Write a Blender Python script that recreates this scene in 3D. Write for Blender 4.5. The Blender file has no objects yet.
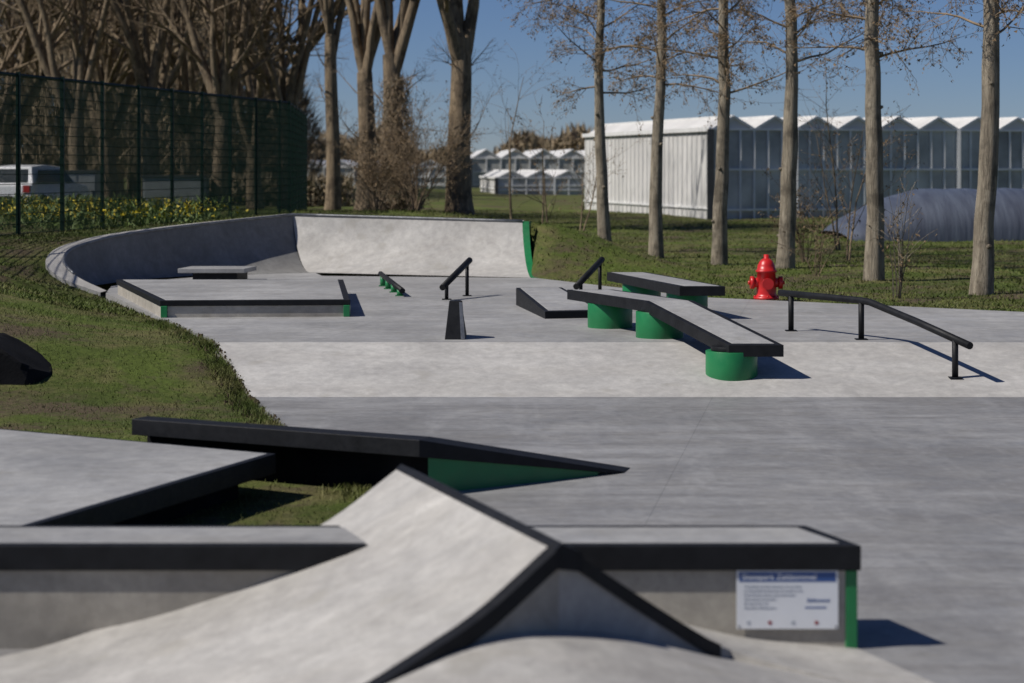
import bpy, bmesh, math, random
import numpy as np
from mathutils import Vector
R = math.radians
random.seed(7); NP = np.random.default_rng(11)
scene = bpy.context.scene
COL = scene.collection

# ------------------------------------------------------------------ materials
def new_mat(name):
    m = bpy.data.materials.new(name); m.use_nodes = True
    nt = m.node_tree; b = nt.nodes['Principled BSDF']
    return m, nt, b
def N(nt, t, **k):
    n = nt.nodes.new(t)
    for a, v in k.items(): setattr(n, a, v)
    return n
def noise(nt, vec, scale, detail=4, rough=0.55, dist=0.0):
    n = N(nt, 'ShaderNodeTexNoise'); n.inputs['Scale'].default_value = scale
    n.inputs['Detail'].default_value = detail; n.inputs['Roughness'].default_value = rough; n.inputs['Distortion'].default_value = dist
    nt.links.new(vec, n.inputs['Vector']); return n.outputs['Fac']
def ramp(nt, fac, a, b, ca=(0,0,0,1), cb=(1,1,1,1)):
    r = N(nt, 'ShaderNodeValToRGB'); r.color_ramp.elements[0].position = a; r.color_ramp.elements[1].position = b
    r.color_ramp.elements[0].color = ca; r.color_ramp.elements[1].color = cb
    nt.links.new(fac, r.inputs['Fac']); return r.outputs['Color']
def mix(nt, fac, a, b, mode='MIX'):
    m = N(nt, 'ShaderNodeMixRGB', blend_type=mode)
    for s, v in ((m.inputs['Fac'], fac), (m.inputs['Color1'], a), (m.inputs['Color2'], b)):
        if isinstance(v, (int, float)): s.default_value = v
        elif isinstance(v, tuple): s.default_value = v if len(v) == 4 else (*v, 1)
        else: nt.links.new(v, s)
    return m.outputs['Color']
def coords(nt, scale=(1,1,1), rot=0.0, loc=(0,0,0)):
    tc = N(nt, 'ShaderNodeTexCoord'); mp = N(nt, 'ShaderNodeMapping'); mp.inputs['Scale'].default_value = scale
    mp.inputs['Rotation'].default_value = (0, 0, rot); mp.inputs['Location'].default_value = loc
    nt.links.new(tc.outputs['Object'], mp.inputs['Vector']); return mp.outputs['Vector']
def bump(nt, b, h, strength, dist=0.02):
    bp = N(nt, 'ShaderNodeBump'); bp.inputs['Strength'].default_value = strength; bp.inputs['Distance'].default_value = dist
    nt.links.new(h, bp.inputs['Height']); nt.links.new(bp.outputs['Normal'], b.inputs['Normal'])
def simple(name, col, rough=0.5, metal=0.0, var=0.25, scale=6, bmp=0.15, spec=.5):
    m, nt, b = new_mat(name); v = coords(nt)
    n1 = noise(nt, v, scale, 5)
    d = tuple(c*(1-var) for c in col); l = tuple(min(1, c*(1+var)) for c in col)
    nt.links.new(mix(nt, ramp(nt, n1, .3, .7), d, l), b.inputs['Base Color'])
    n2 = noise(nt, v, scale*4, 4)
    nt.links.new(ramp(nt, n2, .2, .8, (max(0,rough-.12),)*3+(1,), (min(1,rough+.12),)*3+(1,)), b.inputs['Roughness'])
    b.inputs['Metallic'].default_value = metal; b.inputs['Specular IOR Level'].default_value = spec
    bump(nt, b, noise(nt, v, scale*12, 3), bmp, .005)
    return m
def concrete(name, col, dark=.72, light=1.15, rough=.62, joints=None, stain=0.5, warm=0.0):
    m, nt, b = new_mat(name); v = coords(nt); vs = coords(nt, (.35, 2.2, 1), .15); vs2 = coords(nt, (1.2,.25,1), .3)
    cd = tuple(c*dark for c in col); cl = tuple(c*light for c in col)
    base = mix(nt, ramp(nt, noise(nt, v, .45, 7, .6, .6), .36, .66), cd, cl)
    base = mix(nt, mix(nt, stain, (0,0,0), ramp(nt, noise(nt, vs, .9, 6, .65, .8), .42, .60)), base, tuple(c*(dark)*x for c, x in zip(col, (1.02,1,.98))))
    base = mix(nt, mix(nt, stain*.7, (0,0,0), ramp(nt, noise(nt, vs2, 1.3, 6, .7, .8), .5, .68)), base, tuple(c*light for c in col))
    base = mix(nt, .55, base, ramp(nt, noise(nt, v, 2.6, 9, .68, 1.2), .38, .64, (.80,.80,.81,1), (1.10,1.10,1.09,1)), 'MULTIPLY')
    base = mix(nt, .65, base, ramp(nt, noise(nt, v, 9, 8, .7), .3, .7, (.70,.70,.70,1), (1.14,1.14,1.14,1)), 'MULTIPLY')
    base = mix(nt, mix(nt, .6, (0,0,0), ramp(nt, noise(nt, v, 38, 4, .6), .60, .68)), base, tuple(c*.6 for c in col))
    base = mix(nt, mix(nt, .4, (0,0,0), ramp(nt, noise(nt, v, 2.3, 3, .5), .62, .70)), base, (col[0]*.62, col[1]*.6, col[2]*.55))
    if joints:
        br = N(nt, 'ShaderNodeTexBrick'); br.offset = 0
        br.inputs['Scale'].default_value = 1; br.inputs['Mortar Size'].default_value = .004
        br.inputs['Mortar Smooth'].default_value = .3
        br.inputs['Brick Width'].default_value = joints[0]; br.inputs['Row Height'].default_value = joints[1]
        br.inputs['Color1'].default_value = (1,1,1,1); br.inputs['Color2'].default_value = (.93,.93,.93,1); br.inputs['Mortar'].default_value = (.6,.6,.6,1)
        nt.links.new(coords(nt, (1,1,1), .16, (1.3,.8,0)), br.inputs['Vector'])
        base = mix(nt, .8, base, br.outputs['Color'], 'MULTIPLY')
    nt.links.new(base, b.inputs['Base Color'])
    nt.links.new(ramp(nt, noise(nt, v, 1.7, 6), .3, .7, (rough-.12,)*3+(1,), (rough+.15,)*3+(1,)), b.inputs['Roughness'])
    bump(nt, b, noise(nt, v, 45, 8, .7), .12, .01)
    return m

M_SLAB  = concrete('concrete_slab_power_floated', (.275,.274,.275), .72, 1.18, .55, joints=(5.2, 4.6), stain=.85)
M_BANK  = concrete('concrete_bank', (.46,.447,.425), .82, 1.08, .68, stain=.45)
M_PLAT  = concrete('concrete_plateau', (.335,.333,.33), .78, 1.14, .6, joints=(4.8, 5.0), stain=.65)
M_RAMP  = concrete('concrete_ramp', (.445,.43,.405), .80, 1.1, .66, stain=.55)
M_BOWL_SHADE  = concrete('concrete_bowl_wall_shaded', (.21,.207,.20), .8, 1.12, .7, stain=.6)  # curved wall lies in shadow; that shade is put into the darker base colour
M_WALL  = concrete('concrete_wall', (.43,.40,.345), .70, 1.14, .8, stain=.6)
M_TOP   = concrete('concrete_ledge_top', (.35,.348,.342), .78, 1.12, .5, stain=.6)
M_BLACK = simple('black_steel', (.010,.0105,.012), .55, 0, .35, 8, .1, .22)
M_GREEN = simple('green_paint', (.010,.165,.052), .42, 0, .14, 3, .05)
M_RED   = simple('red_paint', (.52,.016,.016), .38, 0, .12, 6, .05)
M_STEEL = simple('coping_steel', (.22,.225,.23), .4, .7, .3, 6)
M_FENCE = simple('fence_green_coating', (.006,.022,.015), .5, .1, .2, 4, .1, .2)
M_WHITE = simple('white_panel', (.72,.74,.77), .35, 0, .04, 5, .02)
M_SIGNB = simple('sign_blue', (.035,.09,.27), .35, 0, .06, 5, .02)
M_INK   = simple('sign_ink', (.40,.43,.48), .5, 0, .1, 5, .02)
M_STONE_SHADE = simple('dark_stone_and_shade', (.010,.010,.011), .9, 0, .5, 3, .6, .1)  # stone of the boulder, also the painted shade below platform and kicker

def soil_grass(name, blades=False):
    m, nt, b = new_mat(name); v = coords(nt)
    g1 = (.058,.078,.018); g2 = (.098,.132,.026); dry = (.155,.135,.062); soil = (.10,.078,.05)
    c = mix(nt, ramp(nt, noise(nt, v, .22, 5, .6), .35, .65), g1, g2)
    c = mix(nt, mix(nt, .8 , (0,0,0), ramp(nt, noise(nt, v, .8, 7, .7), .47, .64)), c, dry)
    if blades:
        c = mix(nt, .8, c, ramp(nt, noise(nt, v, 30, 2, .5), .3, .7, (.55,.55,.55,1), (1.5,1.5,1.35,1)), 'MULTIPLY')
        b.inputs['Roughness'].default_value = .6
    else:
        c = mix(nt, ramp(nt, noise(nt, v, .55, 8, .72), .49, .60), c, soil)
        c = mix(nt, .8, c, ramp(nt, noise(nt, v, 14, 8, .75), .3, .7, (.5,.5,.5,1), (1.35,1.35,1.3,1)), 'MULTIPLY')
        b.inputs['Roughness'].default_value = .95
        bump(nt, b, noise(nt, v, 9, 9, .75), .8, .06)
    b.inputs['Specular IOR Level'].default_value = .15
    nt.links.new(c, b.inputs['Base Color'])
    return m
M_GROUND = soil_grass('grass_ground'); M_BLADE = soil_grass('grass_blades', True)
M_SOIL = simple('bare_soil', (.085,.064,.042), .95, 0, .5, 5, 1.0, .1)
def bark(name, a, c):
    m, nt, b = new_mat(name); v = coords(nt); vs = coords(nt, (7,7,1.1))
    col = mix(nt, ramp(nt, noise(nt, vs, 1.6, 7, .7), .35, .65), a, c)
    col = mix(nt, mix(nt, .7, (0,0,0), ramp(nt, noise(nt, v, 2.2, 6, .65), .5, .62)), col, tuple(x*.55 for x in a))
    nt.links.new(col, b.inputs['Base Color']); b.inputs['Roughness'].default_value = .9
    bump(nt, b, noise(nt, vs, 5, 7, .7), 1.0, .06); return m
M_BARK1 = bark('bark_pale', (.17,.14,.10), (.42,.36,.27))
M_BARK2 = bark('bark_brown', (.13,.095,.06), (.36,.27,.17))
M_TWIG = simple('twigs', (.20,.145,.09), .9, 0, .4, 3)
M_BUD = simple('buds', (.18,.12,.06), .8, 0, .4, 3)
M_IVY = simple('ivy_leaves', (.09,.075,.04), .6, 0, .5, 3)
M_WOOD = simple('woodland_twigs', (.24,.185,.115), .9, 0, .45, .15)

# ------------------------------------------------------------------ mesh builder
class MB:
    def __init__(s): s.v = []; s.f = []; s.m = []; s.s = []
    def vert(s, p): s.v.append(tuple(p)); return len(s.v)-1
    def face(s, pts, mat=0, smooth=False):
        i = [s.vert(p) for p in pts]; s.f.append(i); s.m.append(mat); s.s.append(smooth)
    def fi(s, idx, mat=0, smooth=False): s.f.append(list(idx)); s.m.append(mat); s.s.append(smooth)
    def loft(s, secs, mat=0, smooth=False, closed=True, caps=True):
        ids = [[s.vert(p) for p in sec] for sec in secs]; n = len(secs[0])
        for a, b in zip(ids[:-1], ids[1:]):
            for k in range(n if closed else n-1):
                k2 = (k+1) % n; s.fi([a[k], a[k2], b[k2], b[k]], mat, smooth)
        if caps and closed: s.fi(ids[0][::-1], mat); s.fi(ids[-1], mat)
    def box(s, x0, x1, y0, y1, z0, z1, mat=0):
        s.loft([[(x0,y0,z),(x1,y0,z),(x1,y1,z),(x0,y1,z)] for z in (z0, z1)], mat)
    def prism(s, poly, z0, z1, mat=0):
        z0 = z0 if hasattr(z0, '__len__') else [z0]*len(poly); z1 = z1 if hasattr(z1, '__len__') else [z1]*len(poly)
        s.loft([[(p[0],p[1],z) for p, z in zip(poly, z0)], [(p[0],p[1],z) for p, z in zip(poly, z1)]], mat)
    def sweep(s, pts, rad, n=8, mat=0, smooth=True, caps=True, square=False):
        pts = [Vector(p) for p in pts]; rad = rad if hasattr(rad, '__len__') else [rad]*len(pts); secs = []
        for i, p in enumerate(pts):
            t = (pts[min(i+1, len(pts)-1)] - pts[max(i-1, 0)]).normalized()
            ref = Vector((0,0,1)) if abs(t.z) < .9 else Vector((1,0,0))
            u = t.cross(ref).normalized(); w = u.cross(t)
            secs.append([p + rad[i]*(math.cos(a)*u + math.sin(a)*w) for a in [2*math.pi*(k+(.5 if square else 0))/n for k in range(n)]])
        s.loft(secs, mat, smooth, True, caps)
    def cyl(s, c, r, z0, z1, n=32, mat=0):
        s.loft([[(c[0]+r*math.cos(2*math.pi*k/n), c[1]+r*math.sin(2*math.pi*k/n), z) for k in range(n)] for z in (z0, z1)], mat, True)
    def grid(s, rows, mat=0, smooth=True):
        s.loft(rows, mat, smooth, False, False)
    def build(s, name, mats, parent=None, bevel=0, fixn=True):
        me = bpy.data.meshes.new(name); me.from_pydata(s.v, [], s.f)
        for m in mats: me.materials.append(m)
        me.polygons.foreach_set('material_index', s.m); me.polygons.foreach_set('use_smooth', s.s)
        me.update()
        if fixn:
            bm = bmesh.new(); bm.from_mesh(me)
            big = [f for f in bm.faces if len(f.verts) > 4]
            if big: bmesh.ops.triangulate(bm, faces=big)
            bmesh.ops.recalc_face_normals(bm, faces=bm.faces); bm.to_mesh(me); bm.free()
        o = bpy.data.objects.new(name, me); COL.objects.link(o)
        if parent: o.parent = parent
        if bevel:
            b = o.modifiers.new('bevel', 'BEVEL'); b.width = bevel; b.segments = 2; b.limit_method = 'ANGLE'; b.angle_limit = R(40)
        return o
def empty(name, loc=(0,0,0)):
    o = bpy.data.objects.new(name, None); COL.objects.link(o); o.location = loc; return o
def tris(name, V, mats, mi=None):
    n = len(V); me = bpy.data.meshes.new(name)
    me.vertices.add(n*3); me.vertices.foreach_set('co', V.astype(np.float32).ravel())
    me.loops.add(n*3); me.loops.foreach_set('vertex_index', np.arange(n*3, dtype=np.int32))
    me.polygons.add(n); me.polygons.foreach_set('loop_start', np.arange(0, n*3, 3, dtype=np.int32))
    for m in mats: me.materials.append(m)
    if mi is not None: me.polygons.foreach_set('material_index', mi.astype(np.int32))
    me.update(calc_edges=True); me.validate()
    o = bpy.data.objects.new(name, me); COL.objects.link(o); return o

# ------------------------------------------------------------------ terrain
OUT = [(-9,-6,0),(-9,11,0),(-.9,11,0),(-1.0,15.2,0),(-2.1,18.9,0),(-2.67,21.0,0),(-2.8,21.55,0),(-3.5,23.7,.4),(-4.7,27.1,.4),
       (-6.75,32.7,.4),(-7.45,33.05,.6),(-7.9,33.65,.83),(-8.02,34.9,1.04),(-7.62,36.7,1.2),(-6.62,38.6,1.32),(-4.6,40.6,1.5),(.3,39.4,1.38),(.5,37.1,.4),
       (3.0,31.8,.4),(7.3,28.6,.4),(14,24.5,.4),(14,23.7,.4),(14,21.55,0),(14,-6,0)]
def sm(a, b, x):
    t = np.clip((x-a)/(b-a), 0, 1); return t*t*(3-2*t)
def inside(x, y):
    r = np.zeros(x.shape, bool); n = len(OUT)
    for i in range(n):
        x1, y1, _ = OUT[i]; x2, y2, _ = OUT[(i+1) % n]
        if y1 == y2: continue
        c = ((y1 > y) != (y2 > y)) & (x < (x2-x1)*(y-y1)/(y2-y1)+x1); r ^= c
    return r
def edge(x, y):
    best = np.full(x.shape, 1e9); z = np.zeros(x.shape); n = len(OUT)
    for i in range(n):
        a = OUT[i]; b = OUT[(i+1) % n]; dx, dy = b[0]-a[0], b[1]-a[1]
        t = np.clip(((x-a[0])*dx+(y-a[1])*dy)/(dx*dx+dy*dy), 0, 1)
        d = np.hypot(x-a[0]-t*dx, y-a[1]-t*dy); k = d < best
        best = np.where(k, d, best); z = np.where(k, a[2]+t*(b[2]-a[2]), z)
    return best, z
def terr(x, y):
    x = np.asarray(x, float); y = np.asarray(y, float)
    S = .4*sm(20.5, 24.5, y)
    L = (1-sm(-3, 2.5, x))*sm(19, 31, y)
    F = S + .75*L*(1-.9*sm(58, 78, y))
    F = F + .04*np.sin(x*.55+1)*np.sin(y*.43) + .02*np.sin(x*1.7)*np.cos(y*1.3+x)
    d, z = edge(x, y)
    out = (z-.03)*(1-sm(0, 4, d)) + F*sm(0, 4, d)
    inn = np.clip((y-.5-21.55)/2.15, 0, 1)*.4 - .18
    inn = np.where((d < .2) & (y > 32.9) & (x < .1), z-.1, inn)
    return np.where(inside(x, y), inn, out)
def T(x, y): return float(terr(np.array([x]), np.array([y]))[0])
xs = np.concatenate([[-1500,-800,-400,-200,-120,-80,-60,-45,-35,-28,-23,-19,-16.5], np.arange(-15, -9.01, .3), np.arange(-9, -4, .1), np.arange(-4, 15.01, .3), [16.5,19,23,28,35,45,60,80,120,200,400,800,1500]])
ys = np.concatenate([[-300,-100,-40,-15,-5,0,4,7], np.arange(9, 32.3, .3), np.arange(32.3, 41.5, .1), np.arange(41.6, 60, .3), np.arange(60, 100, 2), [105,115,130,150,180,220,300,450,700,1100,2000,4000]])
XX, YY = np.meshgrid(xs, ys); ZZ = terr(XX, YY)
V = np.stack([XX, YY, ZZ], -1).reshape(-1, 3); nx = len(xs); ny = len(ys)
F = [(j*nx+i, j*nx+i+1, (j+1)*nx+i+1, (j+1)*nx+i) for j in range(ny-1) for i in range(nx-1)]
me = bpy.data.meshes.new('grass_ground'); me.from_pydata(V.tolist(), [], F); me.materials.append(M_GROUND)
me.polygons.foreach_set('use_smooth', [True]*len(F)); me.update()
go = bpy.data.objects.new('ground', me); COL.objects.link(go)

# grass blades, one mesh
def blades(x, y, h, w):
    k = ~inside(x, y); d, _ = edge(x, y); k &= (d > .03); x, y, h, w = x[k], y[k], h[k], w[k]
    z = terr(x, y); n = len(x); a = NP.uniform(0, 2*np.pi, n); b = NP.uniform(0, 2*np.pi, n); l = h*NP.uniform(.4, 1.6, n)
    P0 = np.stack([x-w*np.cos(a), y-w*np.sin(a), z-.01], 1); P1 = np.stack([x+w*np.cos(a), y+w*np.sin(a), z-.01], 1)
    P2 = np.stack([x+l*np.cos(b), y+l*np.sin(b), z+h], 1); return np.stack([P0, P1, P2], 1)
def clump(x, y):
    return (np.sin(x*1.9+np.sin(y*1.3)*2)+np.sin(y*2.3+np.sin(x*1.1)*2.2)+.8*np.sin(x*5.1+y*3.7))/2.8
B = []
n = 210000; x = NP.uniform(-10, -.5, n); y = NP.uniform(11, 38, n); h = NP.uniform(.01, .038, n); k = clump(x, y) > NP.uniform(-1.1, .8, n)
B.append(blades(x[k], y[k], h[k], NP.uniform(.003, .008, k.sum())))
# tufts spilling along the slab edge
n = 16000; t = NP.uniform(0, 1, n); ex = np.interp(t*4, range(5), [-1.0,-2.1,-2.8,-3.5,-4.7]); ey = np.interp(t*4, range(5), [15.2,18.9,21.55,23.7,27.1])
x = ex-np.abs(NP.normal(0,.12,n))-.02; y = ey+NP.normal(0,.05,n); k = clump(x*2, y*2) > NP.uniform(-1, .5, n)
B.append(blades(x[k], y[k], NP.uniform(.03,.075,k.sum()), NP.uniform(.003,.007,k.sum())))
n = 170000; y = 28+NP.uniform(0, 1, n)**1.3*62; x = NP.uniform(-.33, .33, n)*y; h = NP.uniform(.02, .07, n); k = clump(x*.5, y*.5) > NP.uniform(-1.6, .5, n)
B.append(blades(x[k], y[k], h[k]*(.6+y[k]/120), NP.uniform(.008, .02, k.sum())))
tris('grass', np.concatenate(B), [M_BLADE])

# ------------------------------------------------------------------ concrete slabs
mb = MB()
low = [(-9,-6),(-9,11),(-.9,11),(-1.0,15.2),(-2.1,18.9),(-2.67,21.0),(-2.8,21.55),(14,21.55),(14,-6)]
plat = [(-3.5,23.7),(14,23.7),(14,24.5),(7.3,28.6),(3.0,31.8),(.45,37.18),(-3.6,37.9),(-3.9,39.3),(-5.6,38.0),(-6.6,36.3),(-6.95,34.7),(-6.8,33.7),(-6.65,32.75),(-4.7,27.1)]
mb.prism(low, -.3, 0, 0)
mb.prism([(-2.8,21.55),(14,21.55),(14,23.7),(-3.5,23.7)], [-.3]*4, [0,0,.4,.4], 1)
mb.prism(plat, .05, .4, 2)
mb.build('skatepark_floor', [M_SLAB, M_BANK, M_PLAT])
# dirt verge
vg = [(-2.1,18.9),(-2.67,21.0),(-2.8,21.55),(-3.5,23.7),(-4.7,27.1)]
mb = MB()
for i in range(520):
    t = random.random()*(len(vg)-1); k = int(t); f = t-k
    off = abs(random.gauss(0, .16)); px = vg[k][0]+(vg[k+1][0]-vg[k][0])*f - off+.02; py = vg[k][1]+(vg[k+1][1]-vg[k][1])*f
    zz = T(px, py) if off > .05 else max(0, min(.4, (py-21.55)/2.15*.4)); r = random.uniform(.006, .026)
    top = [(px+r*math.cos(a)*random.uniform(.6, 1), py+r*math.sin(a)*random.uniform(.6, 1)) for a in (0, 1.25, 2.5, 3.8, 5)]
    mb.loft([[(q[0], q[1], zz-.02) for q in top], [(px+(q[0]-px)*.5, py+(q[1]-py)*.5, zz+r*.9) for q in top]], 0)
mb.build('soil_clods', [M_SOIL], fixn=False)

# ------------------------------------------------------------------ back quarter pipe with curved wall
Tp = [(-6.68,32.95,.43),(-7.2,33.2,.62),(-7.6,33.75,.85),(-7.7,34.7,1.05),(-7.3,36.5,1.2),(-6.35,38.3,1.32),(-4.4,40.2,1.5),(.2,39.0,1.4)]
Bp = [(-6.6,32.9,.4),(-6.95,33.1,.4),(-7.2,33.7,.4),(-7.3,34.7,.4),(-6.95,36.35,.4),(-6.05,38.0,.4),(-3.95,39.0,.4),(.35,37.2,.4)]
Op = [(-6.75,32.8,.4),(-7.45,33.05,.6),(-7.9,33.65,.83),(-8.02,34.9,1.04),(-7.62,36.7,1.2),(-6.62,38.6,1.32),(-4.6,40.6,1.5),(.25,39.38,1.4)]
def dens(P, k=8):
    r = []
    for a, b in zip(P[:-1], P[1:]):
        for t in range(k): r.append(tuple(a[i]+(b[i]-a[i])*t/k for i in range(3)))
    r.append(P[-1]); return r
def prof(b, t, n=12, Adeg=74):
    r = []; A = R(Adeg)
    for i in range(n+1):
        s = i/n*A; h = math.sin(s)/math.sin(A); z = (1-math.cos(s))/(1-math.cos(A))
        r.append((b[0]+(t[0]-b[0])*h, b[1]+(t[1]-b[1])*h, b[2]+.003+(t[2]-b[2])*z))
    return r
def smoothline(P, its=10, keep=()):
    P = [Vector(p) for p in P]
    for _ in range(its):
        Q = [p.copy() for p in P]
        for i in range(1, len(P)-1):
            if i in keep: continue
            Q[i] = P[i]*.5+(P[i-1]+P[i+1])*.25
        P = Q
    return [tuple(p) for p in P]
mb = MB(); ic = 6*8
Td, Bd, Od = [smoothline(dens(P), 10, (ic,)) for P in (Tp, Bp, Op)]
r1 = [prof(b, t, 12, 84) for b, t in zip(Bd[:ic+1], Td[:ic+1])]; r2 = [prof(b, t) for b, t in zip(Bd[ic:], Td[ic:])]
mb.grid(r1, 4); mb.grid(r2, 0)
mb.grid([[t, (o[0], o[1], o[2]+.01)] for t, o in zip(Td, Od)], 0, False)
mb.grid([[(o[0], o[1], o[2]+.01), (o[0], o[1], o[2]-.6)] for o in Od], 1, False)
b5, t5 = Bp[-1], Tp[-1]
pe = prof(b5, t5); mb.grid([[(p[0]+.0, p[1], p[2]+.0) for p in pe], [(p[0]+.13, p[1]-.01, p[2]) for p in pe], [(p[0]+.13, p[1]-.01, .1) for p in pe]], 2, False)
mb.face([(t5[0]+.13,t5[1]-.01,.1),(t5[0]+.13,t5[1]-.01,t5[2]),(.38,39.38,1.4),(.38,39.38,.1)], 2)
mb.sweep([(t[0], t[1], t[2]+.005) for t in Td[10:]], .028, 8, 3)
mb.build('quarter_pipe', [M_RAMP, M_TOP, M_GREEN, M_STEEL, M_BOWL_SHADE], fixn=False)

# ------------------------------------------------------------------ manual pad
mb = MB()
pd = [(-4.84,27.5),(-2.24,27.7),(-2.75,32.6),(-6.45,32.6)]
def inset(poly, d):
    r = []; n = len(poly)
    for i in range(n):
        a = Vector(poly[i-1]); b = Vector(poly[i]); c = Vector(poly[(i+1) % n])
        e1 = (b-a).normalized(); e2 = (c-b).normalized(); n1 = Vector((-e1.y, e1.x)); n2 = Vector((-e2.y, e2.x))
        area = sum(poly[k][0]*poly[(k+1) % n][1]-poly[(k+1) % n][0]*poly[k][1] for k in range(n))
        s = 1 if area > 0 else -1
        bis = (n1+n2).normalized(); r.append(tuple(b + bis*s*d/max(.3, bis.dot(n1))))
    return r
mb.prism(inset(pd, .02), .3, .56, 0); mb.prism(pd, .56, .635, 1); mb.prism(inset(pd, .09), .6, .639, 2)
mb.box(-4.83,-4.74,27.485,27.6,.4,.56,3); mb.box(-2.33,-2.245,27.66,27.8,.4,.56,3)
mb.build('manual_pad', [M_WALL, M_BLACK, M_TOP, M_GREEN], bevel=.006)

# ------------------------------------------------------------------ ledges on pedestals
def ledge(name, secs, w, cyls, th=.13, skew=0.0):
    mb = MB()
    mb.loft([[(x,y,z-th),(x+w,y+skew,z-th),(x+w,y+skew,z),(x,y,z)] for x, y, z in secs], 0)
    rows = []
    for i, (x, y, z) in enumerate(secs):
        yo = -.07 if i == 0 else (.07 if i == len(secs)-1 else 0); zo = 0
        if i == len(secs)-1 and len(secs) > 2:
            p = secs[i-1]; zo = (p[2]-z)*(.07/(p[1]-y)); x = x+(p[0]-x)*(.07/(p[1]-y))
        rows.append([(x+.07, y+yo, z+.003+zo), (x+w-.07, y+yo+skew, z+.003+zo)])
    mb.loft([[a, b, (b[0],b[1],b[2]-.02), (a[0],a[1],a[2]-.02)] for a, b in rows], 1)
    for c, r, z0, z1 in cyls:
        mb.cyl(c, r, z0, z1, 40, 2); mb.cyl(c, r*.8, z1, z1+.05, 24, 0)
    return mb.build(name, [M_BLACK, M_TOP, M_GREEN], bevel=.006)
ledge('kinked_ledge', [(.73,26.5,.85),(1.60,24.3,.85),(2.40,22.15,.505)], .61,
      [((2.46,22.42),.29,.05,.42),((1.80,24.4),.29,.38,.715),((1.27,25.9),.29,.38,.715)])
ledge('straight_ledge', [(1.46,30.8,.85),(2.28,27.2,.85)], .62, [((2.45,28.0),.29,.38,.715),((1.95,30.1),.29,.38,.715)])
mb = MB() # low sloping ledge
mb.prism([(.06,30.0),(.45,27.3),(1.25,27.5),(.75,30.1)], .38, [.66,.50,.50,.66], 0)
mb.prism([(.06+.07,29.93),(.45+.05,27.4),(1.18,27.57),(.70,30.03)], .4, [.662,.509,.511,.664], 1)
mb.build('low_ledge', [M_BLACK, M_TOP], bevel=.006)

# ------------------------------------------------------------------ rails
def rail(name, pts, legs, r=.035, legm=M_BLACK, lr=.028):
    mb = MB(); mb.sweep(pts, r, 10, 0, True, True)
    for p, z0 in legs:
        mb.sweep([(p[0],p[1],z0),(p[0],p[1],p[2])], lr*1.1, 10, 1, True, True)
        mb.box(p[0]-.07,p[0]+.07,p[1]-.07,p[1]+.07,z0,z0+.012,1)
    return mb.build(name, [M_BLACK, legm])
rail('grind_rail', [(3.42,25.5,.87),(3.85,24.7,.872),(4.2,24.05,.87),(4.28,23.9,.86),(4.65,22.95,.70),(5.04,22.0,.51)], [((3.53,25.3,.86),.4),((4.2,24.05,.86),.4),((4.93,22.25,.55),.13)], .042, lr=.032)
rail('grind_rail', [(-1.08,31.0,.60),(-.68,32.2,.97)], [((-.72,32.08,.92),.4),((-1.02,31.2,.66),.4)], .05)
rail('grind_rail', [(1.0,31.2,.60),(1.46,32.4,.97)], [((1.42,32.3,.93),.4),((1.08,31.4,.66),.4)], .05)
rail('grind_rail', [(-2.3,35.0,.60),(-1.74,31.8,.50)], [((-2.24,34.7,.58),.4),((-2.1,33.9,.56),.4),((-1.95,33.0,.53),.4),((-1.8,32.1,.5),.4)], .045, M_GREEN, .045)
mb = MB() # pole jam wedge
mb.loft([[(-.81,24.05,.4),(-.56,24.05,.4),(-.60,24.2,.855),(-.76,24.2,.855)], [(-.78,24.75,.4),(-.56,24.75,.4),(-.62,24.36,.855),(-.75,24.36,.855)]], 0)
mb.face([(-.615,24.045,.405),(-.565,24.045,.405),(-.603,24.192,.84),(-.64,24.192,.84)], 1)
mb.build('skate_obstacle_wedge', [M_BLACK, M_STEEL], bevel=.006)

# ------------------------------------------------------------------ hydrant
mb = MB(); hx, hy, hz = 3.98, 31.3, .4
def lathe(mb, c, prof, n=28, mat=0):
    mb.loft([[(c[0]+r*math.cos(2*math.pi*k/n), c[1]+r*math.sin(2*math.pi*k/n), c[2]+z) for k in range(n)] for r, z in prof], mat, True)
lathe(mb, (hx,hy,hz), [(.20,0),(.20,.04),(.165,.045),(.155,.09),(.145,.42),(.165,.425),(.165,.455),(.145,.46),(.135,.53),(.10,.60),(.055,.635),(.04,.64),(.04,.70),(.001,.70)])
for sx in (-1, 1):
    for r, a, b in ((.075,.1,.2),(.10,.19,.25),(.03,.25,.285)):
        mb.sweep([(hx+sx*a,hy,hz+.26),(hx+sx*b,hy,hz+.26)], r, 16, 0)
for r, a, b in ((.08,.1,.19),(.09,.18,.22)):
    mb.sweep([(hx,hy-a,hz+.25),(hx,hy-b,hz+.25)], r, 16, 0)
for k in range(8):
    a = k*math.pi/4; mb.cyl((hx+.18*math.cos(a), hy+.18*math.sin(a)), .016, hz+.04, hz+.06, 6, 0)
mb.build('fire_hydrant', [M_RED])

# ------------------------------------------------------------------ foreground ledge box
box = [(-6.5,10.3),(1.80,10.3),(1.60,10.88),(-6.5,10.88)]
mb = MB()
mb.prism([(-6.48,10.33),(1.775,10.33),(1.575,10.85),(-6.48,10.85)], -.05, .41, 0)
mb.prism(box, .41, .54, 1)
mb.prism([(-6.4,10.37),(1.70,10.37),(1.54,10.81),(-6.4,10.81)], .5, .543, 2)
mb.prism([(1.725,10.322),(1.785,10.322),(1.58,10.86),(1.5,10.86)], -.02, .408, 3)
mb.build('grind_box', [M_WALL, M_BLACK, M_TOP, M_GREEN], bevel=.006)
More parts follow.
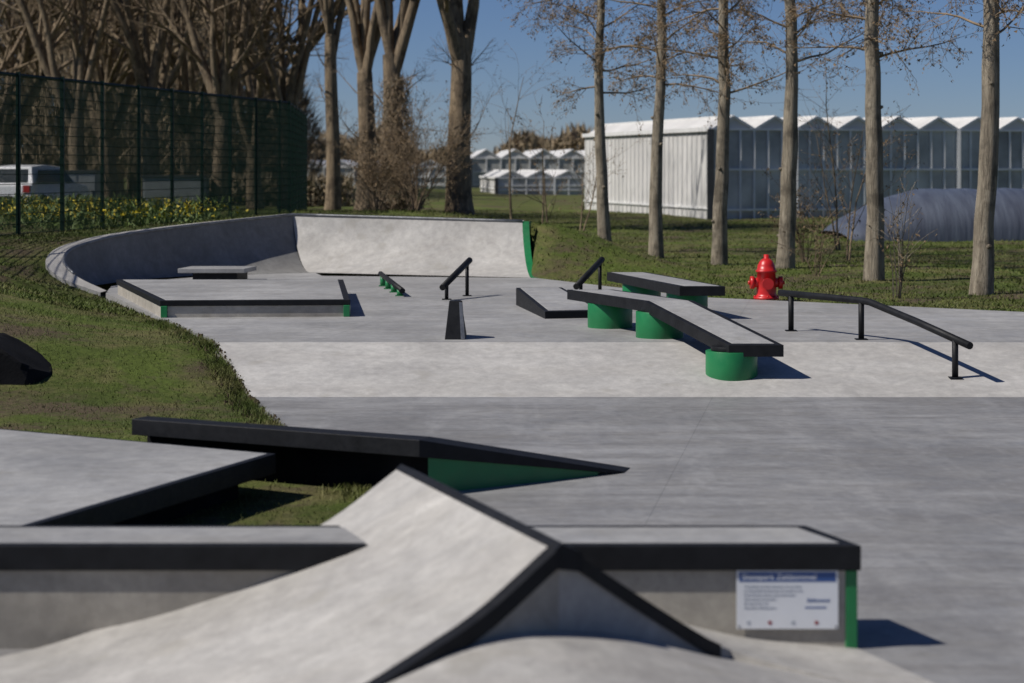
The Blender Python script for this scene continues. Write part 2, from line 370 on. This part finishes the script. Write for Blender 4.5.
# sign
sg = empty('information_sign', (1.42, 10.318, .26))
def part(name, x0, x1, z0, z1, y, th, mat, par=sg):
    mb = MB(); mb.box(x0, x1, y-th, y, z0, z1); o = mb.build(name, [mat], par); return o
part('panel', -.262, .262, -.152, .15, 0, .006, M_WHITE)
part('header', -.250, .250, .092, .142, -.0062, .001, M_SIGNB)
def text(name, body, x, z, size, mat, y=-.0078):
    c = bpy.data.curves.new(name, 'FONT'); c.body = body; c.size = size; c.extrude = .0004; c.materials.append(mat); c.offset = .0004
    o = bpy.data.objects.new(name, c); COL.objects.link(o); o.parent = sg; o.location = (x, y, z); o.rotation_euler = (R(90), 0, 0)
text('title', 'Skatepark Zaltbommel', -.235, .104, .042, M_WHITE)
for i in range(6):
    text('text_line', ['Veel plezier op deze skatebaan, let op elkaar', 'en draag altijd bescherming van hoofd en arm', 'Houd de baan schoon, geen afval achter', 'Geen fietsen of scooters', 'Bij ongeval bel 112', 'Gemeente afdeling sport'][i], -.225, .062-.022*i, .0165, M_INK, -.0068)
text('text_line', 'Zaltbommel', .10, -.012, .024, M_SIGNB, -.0068)
part('picture', .09, .20, -.045, -.038, -.0062, .001, M_SIGNB)
M_LOGO = simple('logo_maroon', (.25,.05,.06), .4)
def ring(x, z, r, mat):
    mb = MB(); mb.loft([[(x+r*math.cos(a)*1.0, y, z+r*math.sin(a)) for a in [k*math.pi/8 for k in range(16)]] for y in (-.0062, -.0072)], 0); mb.build('logo', [mat], sg)
for i, x in enumerate((-.2, -.09, .03, .15)): ring(x, -.12, .011, [M_INK, M_LOGO, M_INK, M_LOGO][i])
for sx in (-.25, .25):
    mb = MB(); mb.sweep([(sx,-.006,-.14),(sx,-.009,-.14)], .006, 8, 0); mb.build('screw', [M_STEEL], sg)

# ------------------------------------------------------------------ hip ramp (ridge with two copings)
P2 = Vector((.21, 8.95, 0)); A = Vector((.336,-.942,0)); Lf = Vector((-.942,-.336,0)); Rt = -Lf
def interp(tab, d):
    for (a, za), (b, zb) in zip(tab[:-1], tab[1:]):
        if d <= b: t = (d-a)/(b-a); return za+(zb-za)*t
    return tab[-1][1]
def smoothtab(tab, d):
    return sum(interp(tab, max(0, min(tab[-1][0], d+o)))*w for o, w in ((-.12,.2),(-.06,.2),(0,.2),(.06,.2),(.12,.2))) if d > .14 else interp(tab, d)
LT = [(0,.8),(.42,.54),(1.0,.32),(1.5,.155),(2.0,.045),(2.5,.003)]
RT = [(0,.8),(.35,.565),(.7,.34),(1.0,.155),(1.4,.055),(1.95,.003)]
mb = MB()
rows = []
for i in range(29):
    d = 2.5*i/28; z = smoothtab(LT, d) if i < 28 else .003
    far = -2.49+.22*d; near = .36*d
    rows.append([P2+Lf*d+A*(far+(near-far)*k/10)+Vector((0,0,z)) for k in range(11)])
mb.grid(rows, 0)
mb.grid([[r[0], Vector((r[0].x, r[0].y, -.02))] for r in rows], 1, False)
lh = [r[-1] for r in rows]; mb.grid([[p, Vector((p.x, p.y, -.02))] for p in lh], 1, False)
rows = []
for i in range(25):
    d = 1.95*i/24; z = smoothtab(RT, d) if i < 24 else .003
    far = -2.49; near = -.42*d if d < 1.05 else -.44+(d-1.05)*.85
    rows.append([P2+Rt*d+A*(far+(near-far)*k/10)+Vector((0,0,z)) for k in range(11)])
mb.grid(rows, 0); rh = [r[-1] for r in rows]; mb.grid([[p, Vector((p.x, p.y, -.02))] for p in rh], 0, False)
mb.grid([[r[0], Vector((r[0].x, r[0].y, -.02))] for r in rows], 1, False)
def angle(mb, pts, side, w, dpt, up=.006, mat=2):
    secs = []
    for p in pts:
        p = Vector(p); s = Vector(side)
        secs.append([p+Vector((0,0,up)), p+s*w+Vector((0,0,up)), p+s*w+Vector((0,0,-dpt)), p+Vector((0,0,-dpt))])
    mb.loft(secs, mat)
ntow = Vector((.72,-.69,0)); nl_ = Vector((.63,-.78,0))
angle(mb, [p-nl_*.045 for p in lh[:-3]], nl_, .075, .08)
hp = [Vector(p) for p in rh[:13]]
angle(mb, [p-ntow*.03 for p in hp], ntow, .055, .06)
pr = [P2+A*a+Vector((0,0,.8)) for a in (-2.49, .04)]
mb.loft([[p-Rt*.03+Vector((0,0,-.012)), p+Vector((0,0,.012)), p+Rt*.10+Vector((0,0,-.035)), p+Rt*.10+Vector((0,0,-.12)), p-Rt*.03+Vector((0,0,-.1))] for p in pr], 2)
rim = [(-1.9,.02),(-1.5,.20),(-1.0,.34),(-.45,.45),(0,.415),(.45,.32),(.9,.16),(1.3,.05),(1.6,.0)]
rows = []
for i in range(41):
    s = -1.9+3.5*i/40; zt = sum(interp(rim, max(-1.9, min(1.6, s+o))) for o in (-.2,-.1,0,.1,.2))/5
    base = P2+(Vector((-.777,-.628,0)) if s < 0 else Vector((.74,.67,0)))*abs(s)
    rows.append([base+ntow*(t*1.5-.02)+Vector((0,0,.006+zt*math.cos(t*math.pi/2)**1.2)) for t in [k/14 for k in range(15)]])
mb.grid(rows, 0)
mb.build('hip_ramp', [M_RAMP, M_WALL, M_BLACK], fixn=False)

# ------------------------------------------------------------------ left platform
mb = MB()
pl = [(-3.34,11.1),(-1.80,15.25),(-4.28,16.7),(-9.2,19.6),(-9.2,11.1)]
mb.prism(inset(pl, .22), -.2, .17, 0); mb.prism(pl, .15, .3, 1); mb.prism(inset(pl, .05), .25, .304, 2)  # inset body coloured near black as the shade beneath the rim
mb.build('bank_platform', [M_STONE_SHADE, M_BLACK, M_TOP], bevel=.006)
# kinked kicker with black edge and green back wall
mb = MB()
a, b, c = Vector((-3.1,16.3,0)), Vector((-.70,15.12,0)), Vector((.90,16.22,0))
up = Vector((0,0,1)); bk = Vector((.15,.55,0))
def sec(p, z, th, out=0): return [p+up*(z-th), p+up*z, p+bk*.5+up*(z-.01), p+bk*.5+up*(z-th)]
mb.loft([sec(a,.43,.13), sec(b,.42,.13), sec(c,.015,.02)], 0)
f = Vector((.03,.05,0))
mb.loft([[p+f+up*-.1, p+f+up*(z), p+bk*.5+up*(z), p+bk*2.2+up*-.1] for p, z in ((b+(c-b)*.02,.29),(b+(c-b)*.85,.03))], 1)
mb.loft([[p+f*4+up*-.1, p+f*4+up*.31, p+bk*.5+up*.31, p+bk*.5+up*-.1] for p in (a, b)], 2)  # left support painted dark to stand for the shadow under the edge
mb.build('kicker_ramp', [M_BLACK, M_GREEN, M_STONE_SHADE], bevel=.004)
# boulder at left lawn
def rock(name, c, sx, sy, sz, seed):
    rr = random.Random(seed); bm = bmesh.new(); bmesh.ops.create_icosphere(bm, subdivisions=4, radius=1)
    for v in bm.verts:
        k = 1+.13*math.sin(v.co.x*3+seed)*math.cos(v.co.y*3.3)+rr.uniform(-.015,.015)
        x = v.co.x*k
        v.co = Vector((max(-.8, x)*sx, max(-.8, v.co.y*k)*sy, min(.80-.75*max(0, x-.1), v.co.z*k)*sz))+Vector(c)
    me = bpy.data.meshes.new(name); bm.to_mesh(me); bm.free(); me.materials.append(M_STONE_SHADE)
    o = bpy.data.objects.new(name, me); COL.objects.link(o)
rock('boulder', (-5.72, 22.0, T(-5.72,22.0)-.12), .70, .6, .64, 3)
mb = MB() # small grey ledge by the far wall
mb.prism([(-5.75,36.0),(-4.95,36.0),(-4.85,36.7),(-5.7,36.7)], .39, .56, 0); mb.prism([(-6.0,35.9),(-4.8,35.9),(-4.7,36.8),(-5.9,36.8)], .56, .64, 1)
mb.build('concrete_bench', [M_BLACK, M_TOP], bevel=.008)

# ------------------------------------------------------------------ fence
mb = MB()
def fence_run(a, b, step, first=True):
    a = Vector(a); b = Vector(b); L = (b-a).length; d = (b-a)/L
    n = int(L/step)
    for i in range(n+1):
        p = a+d*i*step; z = T(p.x, p.y); mb.box(p.x-.035,p.x+.035,p.y-.035,p.y+.035, z-.1, 4.26, 0)
    m = int(L/.055)
    for i in range(m):
        p = a+d*i*.055; r = .006
        mb.loft([[(p.x-r,p.y-r,z),(p.x+r,p.y-r,z),(p.x,p.y+r,z)] for z in (1.1, 4.2)], 0, False, True, False)
    for k in range(17):
        z = 1.2+k*.1875; r = .007 if k < 16 else .035
        mb.loft([[(p.x,p.y,z-r),(p.x+.015,p.y,z),(p.x,p.y,z+r),(p.x-.015,p.y,z)] for p in (a, b)], 0, False, True, False)
FA, FB, FC = (-10.5,31.8), (-6.1,54.8), (-7.0,68)
fence_run(FA, FB, 2.05); fence_run(FB, FC, 2.2)
mb.build('mesh_fence', [M_FENCE], fixn=False)

# ------------------------------------------------------------------ trees
def grow(mb, p, d, L, r, lev, maxlev, rnd, kids, trop=.05, jit=.12, bud=False, mat=0, tm=1):
    n = max(3, int(4+L)) if lev < 2 else 4
    pts = [p.copy()]; q = p.copy(); dd = d.normalized()
    for i in range(n):
        dd = (dd+Vector((rnd.gauss(0,jit), rnd.gauss(0,jit), rnd.gauss(0,jit)+trop))).normalized()
        q = q+dd*L/n; pts.append(q.copy())
    rad = [max(.0035, r*(1-.82*i/n)) for i in range(n+1)]
    sides = 8 if r > .12 else 6 if r > .05 else 4 if r > .015 else 3
    mb.sweep(pts, rad, sides, mat if r > .03 else tm, r > .03, False)
    if lev < maxlev:
        for k in range(kids[lev]):
            t = rnd.uniform(.2, 1)*n; i = min(n-1, int(t)); pp = pts[i].lerp(pts[i+1], t-i); ax = (pts[i+1]-pts[i]).normalized()
            s = Vector((rnd.gauss(0,1), rnd.gauss(0,1), rnd.gauss(0,.6))); s = (s-ax*s.dot(ax)).normalized()
            nd = (ax*rnd.uniform(.5,1.2)+s*rnd.uniform(.6,1)).normalized()
            grow(mb, pp, nd, L*rnd.uniform(.35,.6)*(1.15-.5*t/n), rad[i]*.5, lev+1, maxlev, rnd, kids, trop, jit*1.25, bud, mat, tm)
    elif bud:
        for k in range(5):
            c = pts[rnd.randint(1, n)]+Vector((rnd.gauss(0,.03), rnd.gauss(0,.03), rnd.gauss(0,.03))); e = Vector((rnd.gauss(0,.03), rnd.gauss(0,.03), -rnd.uniform(.02,.07)))
            mb.face([c, c+e, c+e*.5+Vector((rnd.gauss(0,.022), .01, 0))], 2)
def row_tree(name, x, y, r, H, first, seed, nb=26, lean=0):
    rnd = random.Random(seed); mb = MB(); z0 = T(x, y)-.1; n = 18; pts = []; rad = []
    ph = rnd.uniform(0, 6)
    for i in range(n+1):
        t = i/n; pts.append(Vector((x+lean*t*H+.07*math.sin(t*7+ph)+rnd.gauss(0,.012), y+.06*math.cos(t*6+ph), z0+H*t)))
        rad.append(r*(1-.8*t)*(1+.18*math.exp(-t*H*4))*(1+rnd.gauss(0,.03)))
    mb.sweep(pts, rad, 14, 0, True, False)
    for k in range(3): # old knots
        i = rnd.randint(1, 6); a = rnd.uniform(0, 6.3); p = pts[i]+Vector((math.cos(a)*rad[i]*.8, math.sin(a)*rad[i]*.8, rnd.uniform(0,.4)))
        mb.sweep([p, p+Vector((math.cos(a)*.07, math.sin(a)*.07, .02))], [.05,.02], 7, 0)
    for k in range(nb):
        h = first+(H-first)*(k/nb)**1.1; i = min(n-1, int(h/H*n)); p = pts[i].lerp(pts[i+1], h/H*n-i); a = k*2.4+rnd.uniform(-.4,.4)
        L = (.9+.9*rnd.random())*(1.25-.7*h/H)*1.35
        d = Vector((math.cos(a), math.sin(a), rnd.uniform(.2,.9)))
        grow(mb, p, d, L, min(.026, rad[i]*.3), 0, 2, rnd, (10,6), -.05, .13, True)
    return mb.build(name, [M_BARK1, M_TWIG, M_BUD], fixn=False)
for i, (x, y, r, first) in enumerate([(7.76,32.8,.185,4.3),(6.5,36.2,.18,4.1),(5.5,40,.175,4.2),(4.4,42.2,.165,3.7),(3.3,45,.165,4.0),(2.18,48.3,.16,3.9)]):
    row_tree('plane_tree', x, y, r, 11.5, first, 20+i, 34, (.010,.006,.004,.002,.0,.0)[i])
row_tree('plane_tree', 9.5, 28.5, .18, 11.5, 4.2, 41, 24)
def poplar(name, x, y, r, H, fork, seed, nl=6, vis=True, lean=(0,0), ivy=0, spread=.45):
    rnd = random.Random(seed); mb = MB(); z0 = T(x, y)-.15; n = 10; pts = []; rad = []
    for i in range(n+1):
        t = i/n; pts.append(Vector((x+lean[0]*t*fork+.05*math.sin(t*5+seed), y+.05*math.cos(t*4), z0+fork*t))); rad.append(r*(1-.25*t)*(1+.3*math.exp(-t*fork*2)))
    mb.sweep(pts, rad, 14, 0, True, False)
    for k in range(nl):
        a = k*2.4+rnd.uniform(-.5,.5)+seed; s = spread*rnd.uniform(.35,1.2) if k else .08
        h = rnd.uniform(.75, 1)*n; i = min(n-1, int(h)); p = pts[i].lerp(pts[i+1], h-i)
        d = Vector((math.cos(a)*s, math.sin(a)*s*.8, 1))
        grow(mb, p-d*.15, d, (H-fork)*rnd.uniform(.6,.95), r*rnd.uniform(.38,.62), 0, 3, rnd, (9,6,4), .06, .07)
    for k in range(5):
        h = rnd.uniform(.3,.9)*n; i = int(h); a = rnd.uniform(0, 6.3)
        grow(mb, pts[i], Vector((math.cos(a), math.sin(a), .8)), rnd.uniform(1,2.2), .03, 1, 3, rnd, (8,6,4), .04, .12)
    return mb.build(name, [M_BARK2, M_TWIG, M_BUD], fixn=False)
for i, (px, y, r, fork, nl, sp) in enumerate([(460,64,.42,5.8,5,.4),(391,64,.36,5.2,5,.35),(366,66,.34,4.8,6,.35),(332,70,.27,6.5,4,.3),(284,76,.3,3.6,6,.5),(255,80,.34,3.4,7,.55),
        (222,72,.36,3.8,7,.6),(188,82,.38,3.6,7,.6),(150,75,.36,4.4,6,.5),(108,84,.4,3.4,8,.6),(78,74,.36,4.0,7,.55),(4,86,.4,3.6,7,.6),(-45,80,.4,3.6,5,.6)]):
    poplar('poplar_tree', (px-512)*y/2000, y, r, 17+i % 3*2, fork, 60+i, nl, spread=sp)

def shrub(name, x, y, H, n, seed, mat=M_TWIG, r=.012, spread=.35, lev=2, kids=(8,4,3)):
    rnd = random.Random(seed); mb = MB(); z = T(x, y)
    for k in range(n):
        a = rnd.uniform(0, 6.3); o = rnd.uniform(0, .12)*H*.3
        grow(mb, Vector((x+math.cos(a)*o, y+math.sin(a)*o, z-.05)), Vector((math.cos(a)*spread*rnd.random(), math.sin(a)*spread*rnd.random(), 1)), H*rnd.uniform(.6,1), r, 0, lev, rnd, kids, .03, .08, True)
    return mb.build(name, [mat, mat, M_BUD], fixn=False)
shrub('bare_shrub', 6.15, 31.9, 1.9, 8, 1, M_BARK1, .014, .45, 1, (5,))
shrub('bare_shrub', 5.7, 37.5, 1.6, 7, 2, M_TWIG, .010, .5, 1, (6,))
shrub('bare_shrub', 6.3, 43, 1.8, 8, 4, M_TWIG, .012, .45, 2, (6,3))
shrub('sapling', .9, 52, 4.2, 2, 6, M_BARK2, .03, .15)
shrub('sapling', 0.0, 60, 5.6, 1, 7, M_BARK2, .04, .1)
shrub('sapling', 1.9, 56, 3.8, 2, 8, M_BARK2, .025, .3)
shrub('sapling', 8.2, 50, 5, 2, 9, M_BARK2, .03, .2)
shrub('sapling', 7.4, 44, 4, 2, 19, M_BARK2, .025, .2)
shrub('bare_shrub', -2.9, 60, 3.4, 20, 10, M_TWIG, .02, .5)
shrub('bare_shrub', -4.0, 59, 2.4, 16, 11, M_TWIG, .02, .5)

def twigs(x, y, z, dirx, L, w):
    n = len(x); D = dirx/np.linalg.norm(dirx, axis=1, keepdims=True); P = np.stack([x, y, z], 1)
    a = NP.normal(size=(n, 3)); s = np.cross(D, a); s /= np.linalg.norm(s, axis=1, keepdims=True)
    return np.stack([P-s*w[:, None], P+s*w[:, None], P+D*L[:, None]], 1)
n = 6500; cx = NP.normal(-3.6, .36, n); cy = NP.normal(62.8, .5, n); cz = 1+4.2*NP.uniform(0, 1, n)**1.5; tap = 1-.12*(cz-1)
tris('brushwood', twigs(-3.6+(cx+3.6)*tap, cy, cz, NP.normal(size=(n,3))*.7+[0,0,.9], NP.uniform(.15,.5,n), NP.uniform(.006,.02,n)), [M_TWIG, M_IVY], (NP.random(n) < .3).astype(int))
Vs = []
for k in range(72):
    tx = NP.uniform(-56, -16.5); ty = NP.uniform(112, 165); H = NP.uniform(17, 25); n = 1500
    if tx/ty > -.13: H *= .5
    t = NP.uniform(.08, 1, n); rr = H*.24*np.sin(np.pi*np.clip(t, .05, 1)**.7)*NP.uniform(0, 1, n)**.6; a = NP.uniform(0, 6.28, n)
    D = np.stack([np.cos(a)*.6, np.sin(a)*.6, np.full(n, 1.1)], 1)+NP.normal(size=(n,3))*.35
    Vs.append(twigs(tx+rr*np.cos(a), ty+rr*np.sin(a), .5+H*t-.6, D, NP.uniform(.6,2.0,n), NP.uniform(.02,.08,n)))
    Vs.append(twigs(np.array([tx]), np.array([ty]), np.array([.2]), np.array([[0,0,1.]]), np.array([H]), np.array([.3])))
    Vs.append(twigs(np.array([tx]), np.array([ty]), np.array([.2]), np.array([[0.03,0,1.]]), np.array([H]), np.array([.25])))
tris('distant_woodland', np.concatenate(Vs), [M_WOOD])
n = 26000; x = NP.uniform(-75, 75, n); y = NP.uniform(300, 320, n); top = 5.0+1.8*np.sin(x*.21)+1.1*np.sin(x*.63+1); z = .3+NP.uniform(0, 1, n)**.8*top
tris('distant_treeline', twigs(x, y, z, NP.normal(size=(n,3))*.5+[0,0,1], NP.uniform(.7,2.2,n), NP.uniform(.1,.4,n)), [M_WOOD])
n = 5000; x = NP.uniform(-17, -8, n); y = NP.uniform(98, 102, n)
tris('hedge', twigs(x, y, .3+NP.uniform(0,1.5,n), NP.normal(size=(n,3))*.5+[0,0,1], NP.uniform(.2,.6,n), NP.uniform(.03,.1,n)), [M_WOOD, M_IVY], NP.integers(0,2,n))
M_YEL = simple('yellow_petals', (.66,.52,.03), .6); M_STEM = simple('stems', (.10,.15,.03), .7, 0, .4, 3)
n = 5000; kx = NP.integers(0, 60, n); c0 = NP.uniform(0, 1, 60); cyy = 42+c0*16; cxx = -(.245-NP.uniform(0,.10,60))*cyy-.4
x = cxx[kx]+NP.normal(0,.4,n); y = cyy[kx]+NP.normal(0,.4,n); z = terr(x, y)
hh = NP.uniform(.05, .55, n); yel = (hh > .3) & (NP.random(n) < .45)
tris('rapeseed_flowers', twigs(x, y, z+hh-.1, NP.normal(size=(n,3))*np.where(yel,1,.6)[:,None]+[0,0,.7], np.where(yel,.08,.22), np.where(yel,.04,.022)), [M_STEM, M_YEL], yel.astype(int))

# ------------------------------------------------------------------ greenhouses
M_GLW = simple('whitewashed_glass', (.60,.59,.57), .5, 0, .12, .5, .02, .3)
M_GLD = simple('clouded_glass', (.46,.46,.44), .4, 0, .4, .6, .02, .3)
M_ALU = simple('aluminium_bars', (.70,.70,.69), .5, 0, .08, 3)
M_DK = simple('dark_pipe', (.03,.033,.035), .5)
def greenhouse(name, o, d, nb, bw, depth, ev, pk, z0, bar=.85, barw=.045, front=M_GLD, side=M_GLW):
    d = Vector((d[0], d[1], 0)).normalized(); q = Vector((-d.y, d.x, 0)); o = Vector((o[0], o[1], 0)); L = nb*bw; mb = MB()
    P = lambda a, b, z: o+d*a+q*b+Vector((0,0,z0+z))
    mb.face([P(0,0,-.3),P(L,0,-.3),P(L,0,ev),P(0,0,ev)], 0); mb.face([P(0,depth,-.3),P(L,depth,-.3),P(L,depth,ev),P(0,depth,ev)], 0)
    mb.face([P(0,0,-.3),P(0,depth,-.3),P(0,depth,ev),P(0,0,ev)], 1); mb.face([P(L,0,-.3),P(L,depth,-.3),P(L,depth,ev),P(L,0,ev)], 1)
    def bar_(p, r, s=1, m=2):
        mb.sweep(p, r*1.3, 4, m, False, True, True)
    for i in range(nb):
        a, c, b = i*bw, (i+.5)*bw, (i+1)*bw
        mb.face([P(a,0,ev),P(c,0,ev+pk),P(c,depth,ev+pk),P(a,depth,ev)], 1); mb.face([P(c,0,ev+pk),P(b,0,ev),P(b,depth,ev),P(c,depth,ev+pk)], 1)
        for dd in (0, depth): mb.face([P(a,dd,ev),P(b,dd,ev),P(c,dd,ev+pk)], 0 if dd else 1)
        bar_([P(a,-.03,ev),P(c,-.03,ev+pk)], .05); bar_([P(c,-.03,ev+pk),P(b,-.03,ev)], .05)
        bar_([P(c,0,ev+pk+.02),P(c,depth,ev+pk+.02)], .04)
        if i % 2 == 0: bar_([P(a,-.05,-.3),P(a,-.05,ev)], .07)
    m = int(L/bar)
    for i in range(m+1): bar_([P(i*bar,-.03,-.3),P(i*bar,-.03,ev+.0)], barw)
    for z in (.35, ev*.55, ev): bar_([P(0,-.04,z),P(L,-.04,z)], .05)
    for i in range(int(depth/bar)+1): bar_([P(-.02,i*bar,-.3),P(-.02,i*bar,ev)], .022)
    bar_([P(-.05,0,ev),P(-.05,depth,ev)], .09); bar_([P(-.03,0,.4),P(-.03,depth,.4)], .04)
    bar_([P(-.1,-.12,-.3),P(-.1,-.12,ev)], .14, 1, 3)
    return mb.build(name, [front, side, M_ALU, M_DK], fixn=False)
greenhouse('greenhouse', (7.8,78), (.97,.245), 20, 1.75, 17.7, 3.5, .5, .4, .58, .045)
greenhouse('greenhouse', (-3.6,180), (1,.05), 5, 2.6, 30, 2.7, .8, .4, 1.3, .06)
greenhouse('greenhouse', (-24,172), (1,.03), 7, 2.6, 30, 1.9, .6, .4, 1.3, .06)
greenhouse('greenhouse', (-1.0,140), (1,.1), 3, 2.0, 14, 1.2, .5, .4, 1.0, .05)

# polytunnel covered in dark film
m, nt, b = new_mat('tunnel_film'); v = coords(nt); vs = coords(nt, (3, .4, .4))
nt.links.new(mix(nt, ramp(nt, noise(nt, vs, 1.2, 6), .35, .65), (.06,.068,.09), (.10,.115,.145)), b.inputs['Base Color']); b.inputs['Roughness'].default_value = .4
bump(nt, b, noise(nt, vs, 2.5, 6), .5, .05); M_FILM = m
mb = MB(); rows = []
for i in range(61):
    t = i/60; cx = 9.4+22*t; cyy = 58.5+3*t; k = min(1, (t*22/2.5+.02))**.5; hgt = 1.45*k*(1+.012*math.sin(i*1.9)+.008*math.sin(i*5.1)); w = 2.9
    rows.append([(cx, cyy-w*math.cos(math.pi*j/18), .35+hgt*math.sin(math.pi*j/18)**.8) for j in range(19)])
mb.grid(rows, 0)
mb.build('polytunnel', [M_FILM, M_DK], fixn=False)

# cabinets & car
M_CAB = simple('cabinet_grey', (.26,.28,.28), .5, 0, .1, 2)
def cabinet(x, y, w, h):
    z = T(x, y); mb = MB(); mb.box(x-w/2,x+w/2,y,y+1,z-.1,z+h,0); mb.box(x-w/2-.05,x+w/2+.05,y-.05,y+1.05,z+h,z+h+.08,1)
    k = max(2, int(w/.8))
    for i in range(k): 
        a = x-w/2+w*i/k; mb.box(a+.04,a+w/k-.04,y-.02,y,z+.1,z+h-.08,0); mb.box(a+w/k-.14,a+w/k-.1,y-.05,y-.02,z+h*.45,z+h*.6,1)
    mb.build('utility_cabinet', [M_CAB, M_DK], bevel=.01)
cabinet(-15.2, 70, 1.3, 1.5); cabinet(-12.0, 71, 2.2, 1.4)
def car(x, y):
    z = T(x, y); e = empty('parked_car', (x, y, z)); e.rotation_euler = (0, 0, R(-14))
    Mp = simple('car_paint_white', (.78,.79,.8), .25, 0, .03); Mg = simple('car_glass', (.02,.025,.03), .1); Mt = simple('tyre', (.02,.02,.02), .8); Ml = simple('lamp_red', (.4,.02,.02), .3)
    mb = MB(); w = .95
    pr = [(-2.1,.35),(-2.15,.6),(-2.1,.95),(-1.95,1.0),(-1.55,1.56),(-.6,1.62),(.5,1.55),(1.15,1.02),(1.9,.9),(2.1,.7),(2.1,.35)]
    def wd(zz): return w*(1-.28*max(0,(zz-.9))/.6)
    mb.loft([[(s*wd(p[1])*(k), p[0], p[1]) for p in pr] for s, k in ((-1,1),(-1,.94),(1,.94),(1,1))], 0)
    mb.build('body', [Mp], e, .04)
    g = MB()
    g.face([(-.70,-1.94,1.04),(.70,-1.94,1.04),(.58,-1.62,1.48),(-.58,-1.62,1.48)]); g.face([(-.68,1.13,1.06),(.68,1.13,1.06),(.58,.58,1.50),(-.58,.58,1.50)])
    for s in (-1, 1): g.face([(s*.925,-1.7,1.03),(s*.925,.95,1.03),(s*.80,.45,1.45),(s*.80,-1.4,1.45)])
    g.build('windows', [Mg], e, fixn=False)
    t = MB()
    for sx in (-1, 1):
        for yy in (-1.3, 1.3): t.sweep([(sx*.72,yy,.32),(sx*.96,yy,.32)], .32, 20, 0)
    t.build('wheels', [Mt], e)
    l = MB()
    for sx in (-1, 1): l.box(sx*.78-.12, sx*.78+.12, -2.18, -2.1, .72, .95)
    l.build('rear_lamps', [Ml], e)
    p = MB(); p.box(-.26,.26,-2.19,-2.14,.5,.61); p.box(-.85,.85,-2.2,-2.1,.3,.42); p.build('plate_and_bumper', [Mt], e)
car(-15.95, 67)

# ------------------------------------------------------------------ sky, sun, camera
S = Vector((-.88,-.24,1.0)); el = math.atan2(S.z, math.hypot(S.x, S.y)); az = math.atan2(S.x, S.y)
w = bpy.data.worlds.new('World'); scene.world = w; w.use_nodes = True; nt = w.node_tree
sk = N(nt, 'ShaderNodeTexSky'); sk.sky_type = 'NISHITA'; sk.sun_disc = False; sk.sun_elevation = el; sk.sun_rotation = az % (2*math.pi)
sk.air_density = .8; sk.dust_density = 0; sk.ozone_density = 5
nt.links.new(mix(nt, 1.0, sk.outputs[0], (.78,.86,1.12), 'MULTIPLY'), nt.nodes['Background'].inputs[0]); nt.nodes['Background'].inputs[1].default_value = .051
ld = bpy.data.lights.new('sun', 'SUN'); ld.energy = 4.7; ld.angle = R(.5); ld.color = (1,.95,.88)
lo = bpy.data.objects.new('sun', ld); COL.objects.link(lo); lo.rotation_euler = (-S).to_track_quat('-Z', 'Y').to_euler()
cd = bpy.data.cameras.new('camera'); cam = bpy.data.objects.new('camera', cd); COL.objects.link(cam)
cam.location = (0, 0, 2.5); cam.rotation_euler = (R(90), 0, 0); cd.lens = 2000/1024*36; cd.sensor_width = 36; cd.shift_y = -176.5/1024
cd.clip_end = 6000; cd.dof.use_dof = True; cd.dof.focus_distance = 24; cd.dof.aperture_fstop = 1.8
scene.camera = cam
scene.view_settings.view_transform = 'Standard'; scene.view_settings.look = 'None'; scene.view_settings.exposure = 0
